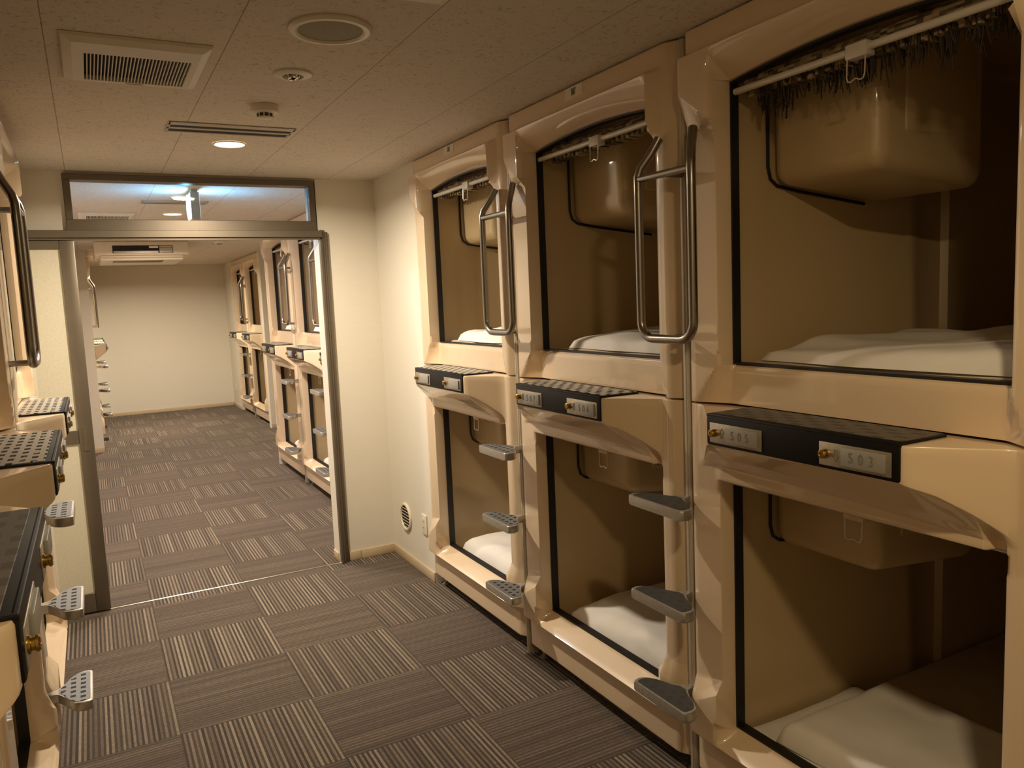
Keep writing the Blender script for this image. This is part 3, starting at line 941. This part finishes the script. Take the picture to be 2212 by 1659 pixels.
# slot diffusers
def slot(x0, x1, y0, y1, label):
    cx, cy_ = (x0 + x1) / 2, (y0 + y1) / 2; hx, hy = (x1 - x0) / 2, (y1 - y0) / 2
    t = thing('slot_diffuser', label, 'air diffuser', (cx, cy_, ZC), 0, 'two slot ceiling diffusers')
    bm = NB()
    box(bm, (-hx, -hy, -.005), (hx, -hy + .050, -.0005), .002, 1)
    box(bm, (-hx, hy - .014, -.005), (hx, hy, -.0005), .002, 1)
    box(bm, (-hx, 0, -.005), (hx, .028, -.0005), .002, 1)
    box(bm, (-hx, -hy, -.005), (-hx + .012, hy, -.0005), .003, 2); box(bm, (hx - .012, -hy, -.005), (hx, hy, -.0005), .003, 2)
    obj('diffuser_frame', bm, M['slatmetal'], t)
    bm = NB(); box(bm, (-hx + .006, -hy + .01, -.0025), (hx - .006, hy - .005, -.001)); obj('diffuser_slot', bm, M['dark'], t)
slot(.180, .684, .315, .500, 'two slot air diffuser on the near room ceiling beside the lit downlight')
slot(.215, .640, 2.735, 2.900, 'two slot air diffuser behind the transom glass')
# downlights
def downlight(x, y, label, lit=True):
    t = thing('downlight', label, 'ceiling light', (x, y, ZC), 0, 'recessed downlights')
    bm = NB(); lathe(bm, [(.074, -.0005), (.073, -.004), (.066, -.005), (.063, -.002)], (0, 0, 0), 'z', 48); obj('trim_ring', bm, M['plastic'], t)
    bm = NB(); lathe(bm, [(.0645, -.002), (.04, -.0035), (0, -.004)], (0, 0, 0), 'z', 48); obj('lamp_lens', bm, M['lamp'] if lit else M['plastic'], t)
    return t
downlight(.471, .716, 'lit round downlight on the near room ceiling')
downlight(.448, 2.548, 'lit downlight seen through the transom beside the exit sign')
downlight(.476, 3.523, 'lit downlight seen low through the transom glass')
t = downlight(1.163, 6.62, 'unlit flat round ceiling fitting in the far room near the air conditioner', False)
# edge of an access panel at the top of the frame
t = thing('ceiling_access_panel', 'corner of a pale framed ceiling panel at the top edge', 'access panel', (.50, -1.44, ZC))
bm = NB(); box(bm, (-.20, -.23, -.006), (.20, .23, -.0005), .003, 2); obj('panel_frame', bm, M['plastic'], t)
bm = NB(); box(bm, (-.184, -.214, -.0075), (.184, .214, -.005), .001, 1); obj('panel_lid', bm, M['plastic'], t)

# exit sign
t = thing('exit_sign', 'lit white exit sign hanging behind the transom glass', 'exit sign', (.478, 2.25, ZC))
bm = NB(); box(bm, (-.026, -.105, -.186), (.026, .105, -.020), .003, 2); box(bm, (-.018, -.09, -.021), (.018, .09, -.0005)); obj('sign_body', bm, M['signgrey'], t)
for s in (-1, 1):
    bm = NB(); box(bm, (min(s * .0255, s * .0268), -.098, -.180), (max(s * .0255, s * .0268), .098, -.026)); obj('sign_face', bm, M['exit'], t)
bm = NB(); cyl(bm, (.014, -.106, -.040), (.014, -.108, -.040), .0045, 10); obj('test_button', bm, M['chrome'], t)

# ------------------------------------------------------------------ wall fittings in the corner
t = thing('wall_vent', 'round louvred vent low on the cream wall beside capsule 510', 'wall vent', (1.452, 1.362, .290))
bm = NB(); lathe(bm, [(.088, -.0005), (.088, -.008), (.082, -.014), (.074, -.014), (.070, -.006)], (0, 0, 0), 'x', 44); obj('vent_ring', bm, M['cream_pl'], t)
bm = NB(); lathe(bm, [(.071, -.0035), (0, -.003)], (0, 0, 0), 'x', 36); obj('vent_cavity', bm, M['dark'], t)
bm = NB()
for k in range(7):
    z = -.057 + k * .019; hw = math.sqrt(max(0, .071 ** 2 - z * z))
    b2 = NB(); box(b2, (-.013, -hw, -.0055), (-.0110, hw, .0055)); b2.transform(Matrix.Translation((.002, 0, z)) @ Matrix.Rotation(math.radians(-35), 4, 'Y'))
    me = bpy.data.meshes.new('tmp'); b2.to_mesh(me); b2.free(); bm.from_mesh(me); bpy.data.meshes.remove(me)
obj('vent_louvres', bm, M['cream_pl'], t)
def outlet(x, y, z, label):
    t = thing('wall_outlet', label, 'outlet', (x, y, z), 0, 'wall outlets')
    bm = NB(); box(bm, (-.009, -.035, -.060), (-.0005, .035, .060), .004, 3); obj('cover_plate', bm, M['plastic'], t)
    bm = NB(); box(bm, (-.0105, -.012, -.035), (-.008, .012, .035), .001, 1)
    obj('socket_insert', bm, M['cream_pl'], t)
    bm = NB()
    for zz in (-.018, .018):
        for yy in (-.005, .005): box(bm, (-.0112, yy - .001, zz - .005), (-.0100, yy + .001, zz + .005))
    obj('socket_slot', bm, M['dark'], t)
outlet(1.452, 1.057, .314, 'ivory wall outlet low on the cream wall beside the round vent')
outlet(1.885, 10.40, .325, 'small wall outlet by the end wall of the far room')

# ------------------------------------------------------------------ ceiling cassette in the far room
t = thing('air_conditioner', 'cream ceiling air conditioner cassette hanging in the far room', 'air conditioner', (.395, 6.50, ZC))
bm = NB(); box(bm, (-.452, -.50, -.145), (.450, .50, -.0005), .014, 3); obj('unit_body', bm, M['cream_pl'], t)
bm = NB(); box(bm, (-.405, -.47, -.196), (.400, .46, -.140), .02, 3)
for v in bm.verts:
    if v.co.z < -.17: v.co.y += .03 if v.co.y < 0 else -.03
obj('intake_panel', bm, M['cream_pl'], t)
bm = NB(); box(bm, (-.283, -.506, -.124), (.293, -.498, -.045), .003, 1); obj('outlet_slot', bm, M['dark'], t)
bm = NB(); box(bm, (-.275, -.508, -.122), (.150, -.505, -.100), .001, 1); obj('louvre_blade', bm, M['slatmetal'], t)
bm = NB(); box(bm, (.160, -.5085, -.122), (.288, -.5055, -.074), .002, 1); box(bm, (.160, -.5085, -.070), (.288, -.5055, -.050), .002, 1); obj('air_flap', bm, M['slatmetal'], t)
bm = NB(); box(bm, (.062, -.511, -.074), (.150, -.5055, -.052), .003, 1); obj('status_label', bm, M['sticker'], t)
bm = NB()
for k in range(40): box(bm, (-.28 + k * .0122, -.40, -.1985), (-.274 + k * .0122, -.10, -.195))
obj('intake_grille', bm, M['darkslot'], t)

# ------------------------------------------------------------------ lights
def area(name, loc, power, size, col=(1.0, .80, .55), spread=PI, rot=(0, 0, 0)):
    l = bpy.data.lights.new(name, 'AREA'); l.shape = 'DISK'; l.size = size; l.energy = power; l.color = col; l.spread = spread
    o = bpy.data.objects.new(name, l); COL.objects.link(o); o.location = loc; o.rotation_euler = rot
    return o
WARM = (1.0, .855, .65)
FARC = (1.0, .82, .68)
SP = math.radians(166)
area('downlight_lamp_near', (.471, .716, ZC - .012), 40, .11, WARM, SP)
area('downlight_lamp_camera', (.471, -2.97, ZC - .012), 15, .11, (1.0, .75, .42), PI)
area('downlight_lamp_far', (.448, 2.548, ZC - .012), 25, .11, FARC, SP)
area('downlight_lamp_far', (.476, 3.523, ZC - .012), 25, .11, FARC, SP)
area('downlight_lamp_far', (.46, 5.30, ZC - .012), 32, .11, FARC, SP)
area('downlight_lamp_far', (.46, 8.60, ZC - .012), 74, .11, WARM, SP)
for s in (-1, 1):
    area('exit_sign_glow', (.478 + s * .034, 2.25, ZC - .10), 4.6, .15, (.10, .48, 1.0), PI, (0, s * -PI / 2, 0))

wd = bpy.data.worlds.new('world'); SC.world = wd; wd.use_nodes = True
wd.node_tree.nodes['Background'].inputs[0].default_value = (.03, .024, .018, 1)
wd.node_tree.nodes['Background'].inputs[1].default_value = .3

SC.view_settings.view_transform = 'Standard'
try: SC.view_settings.look = 'None'
except Exception: pass
SC.view_settings.exposure = 0.25
SC.view_settings.gamma = 1.0
SC.view_settings.use_curve_mapping = False
cy2 = SC.cycles
cy2.use_denoising = True
cy2.max_bounces = 10; cy2.diffuse_bounces = 6; cy2.glossy_bounces = 4; cy2.transmission_bounces = 6
cy2.sample_clamp_indirect = 4.0
cy2.caustics_reflective = False; cy2.caustics_refractive = False
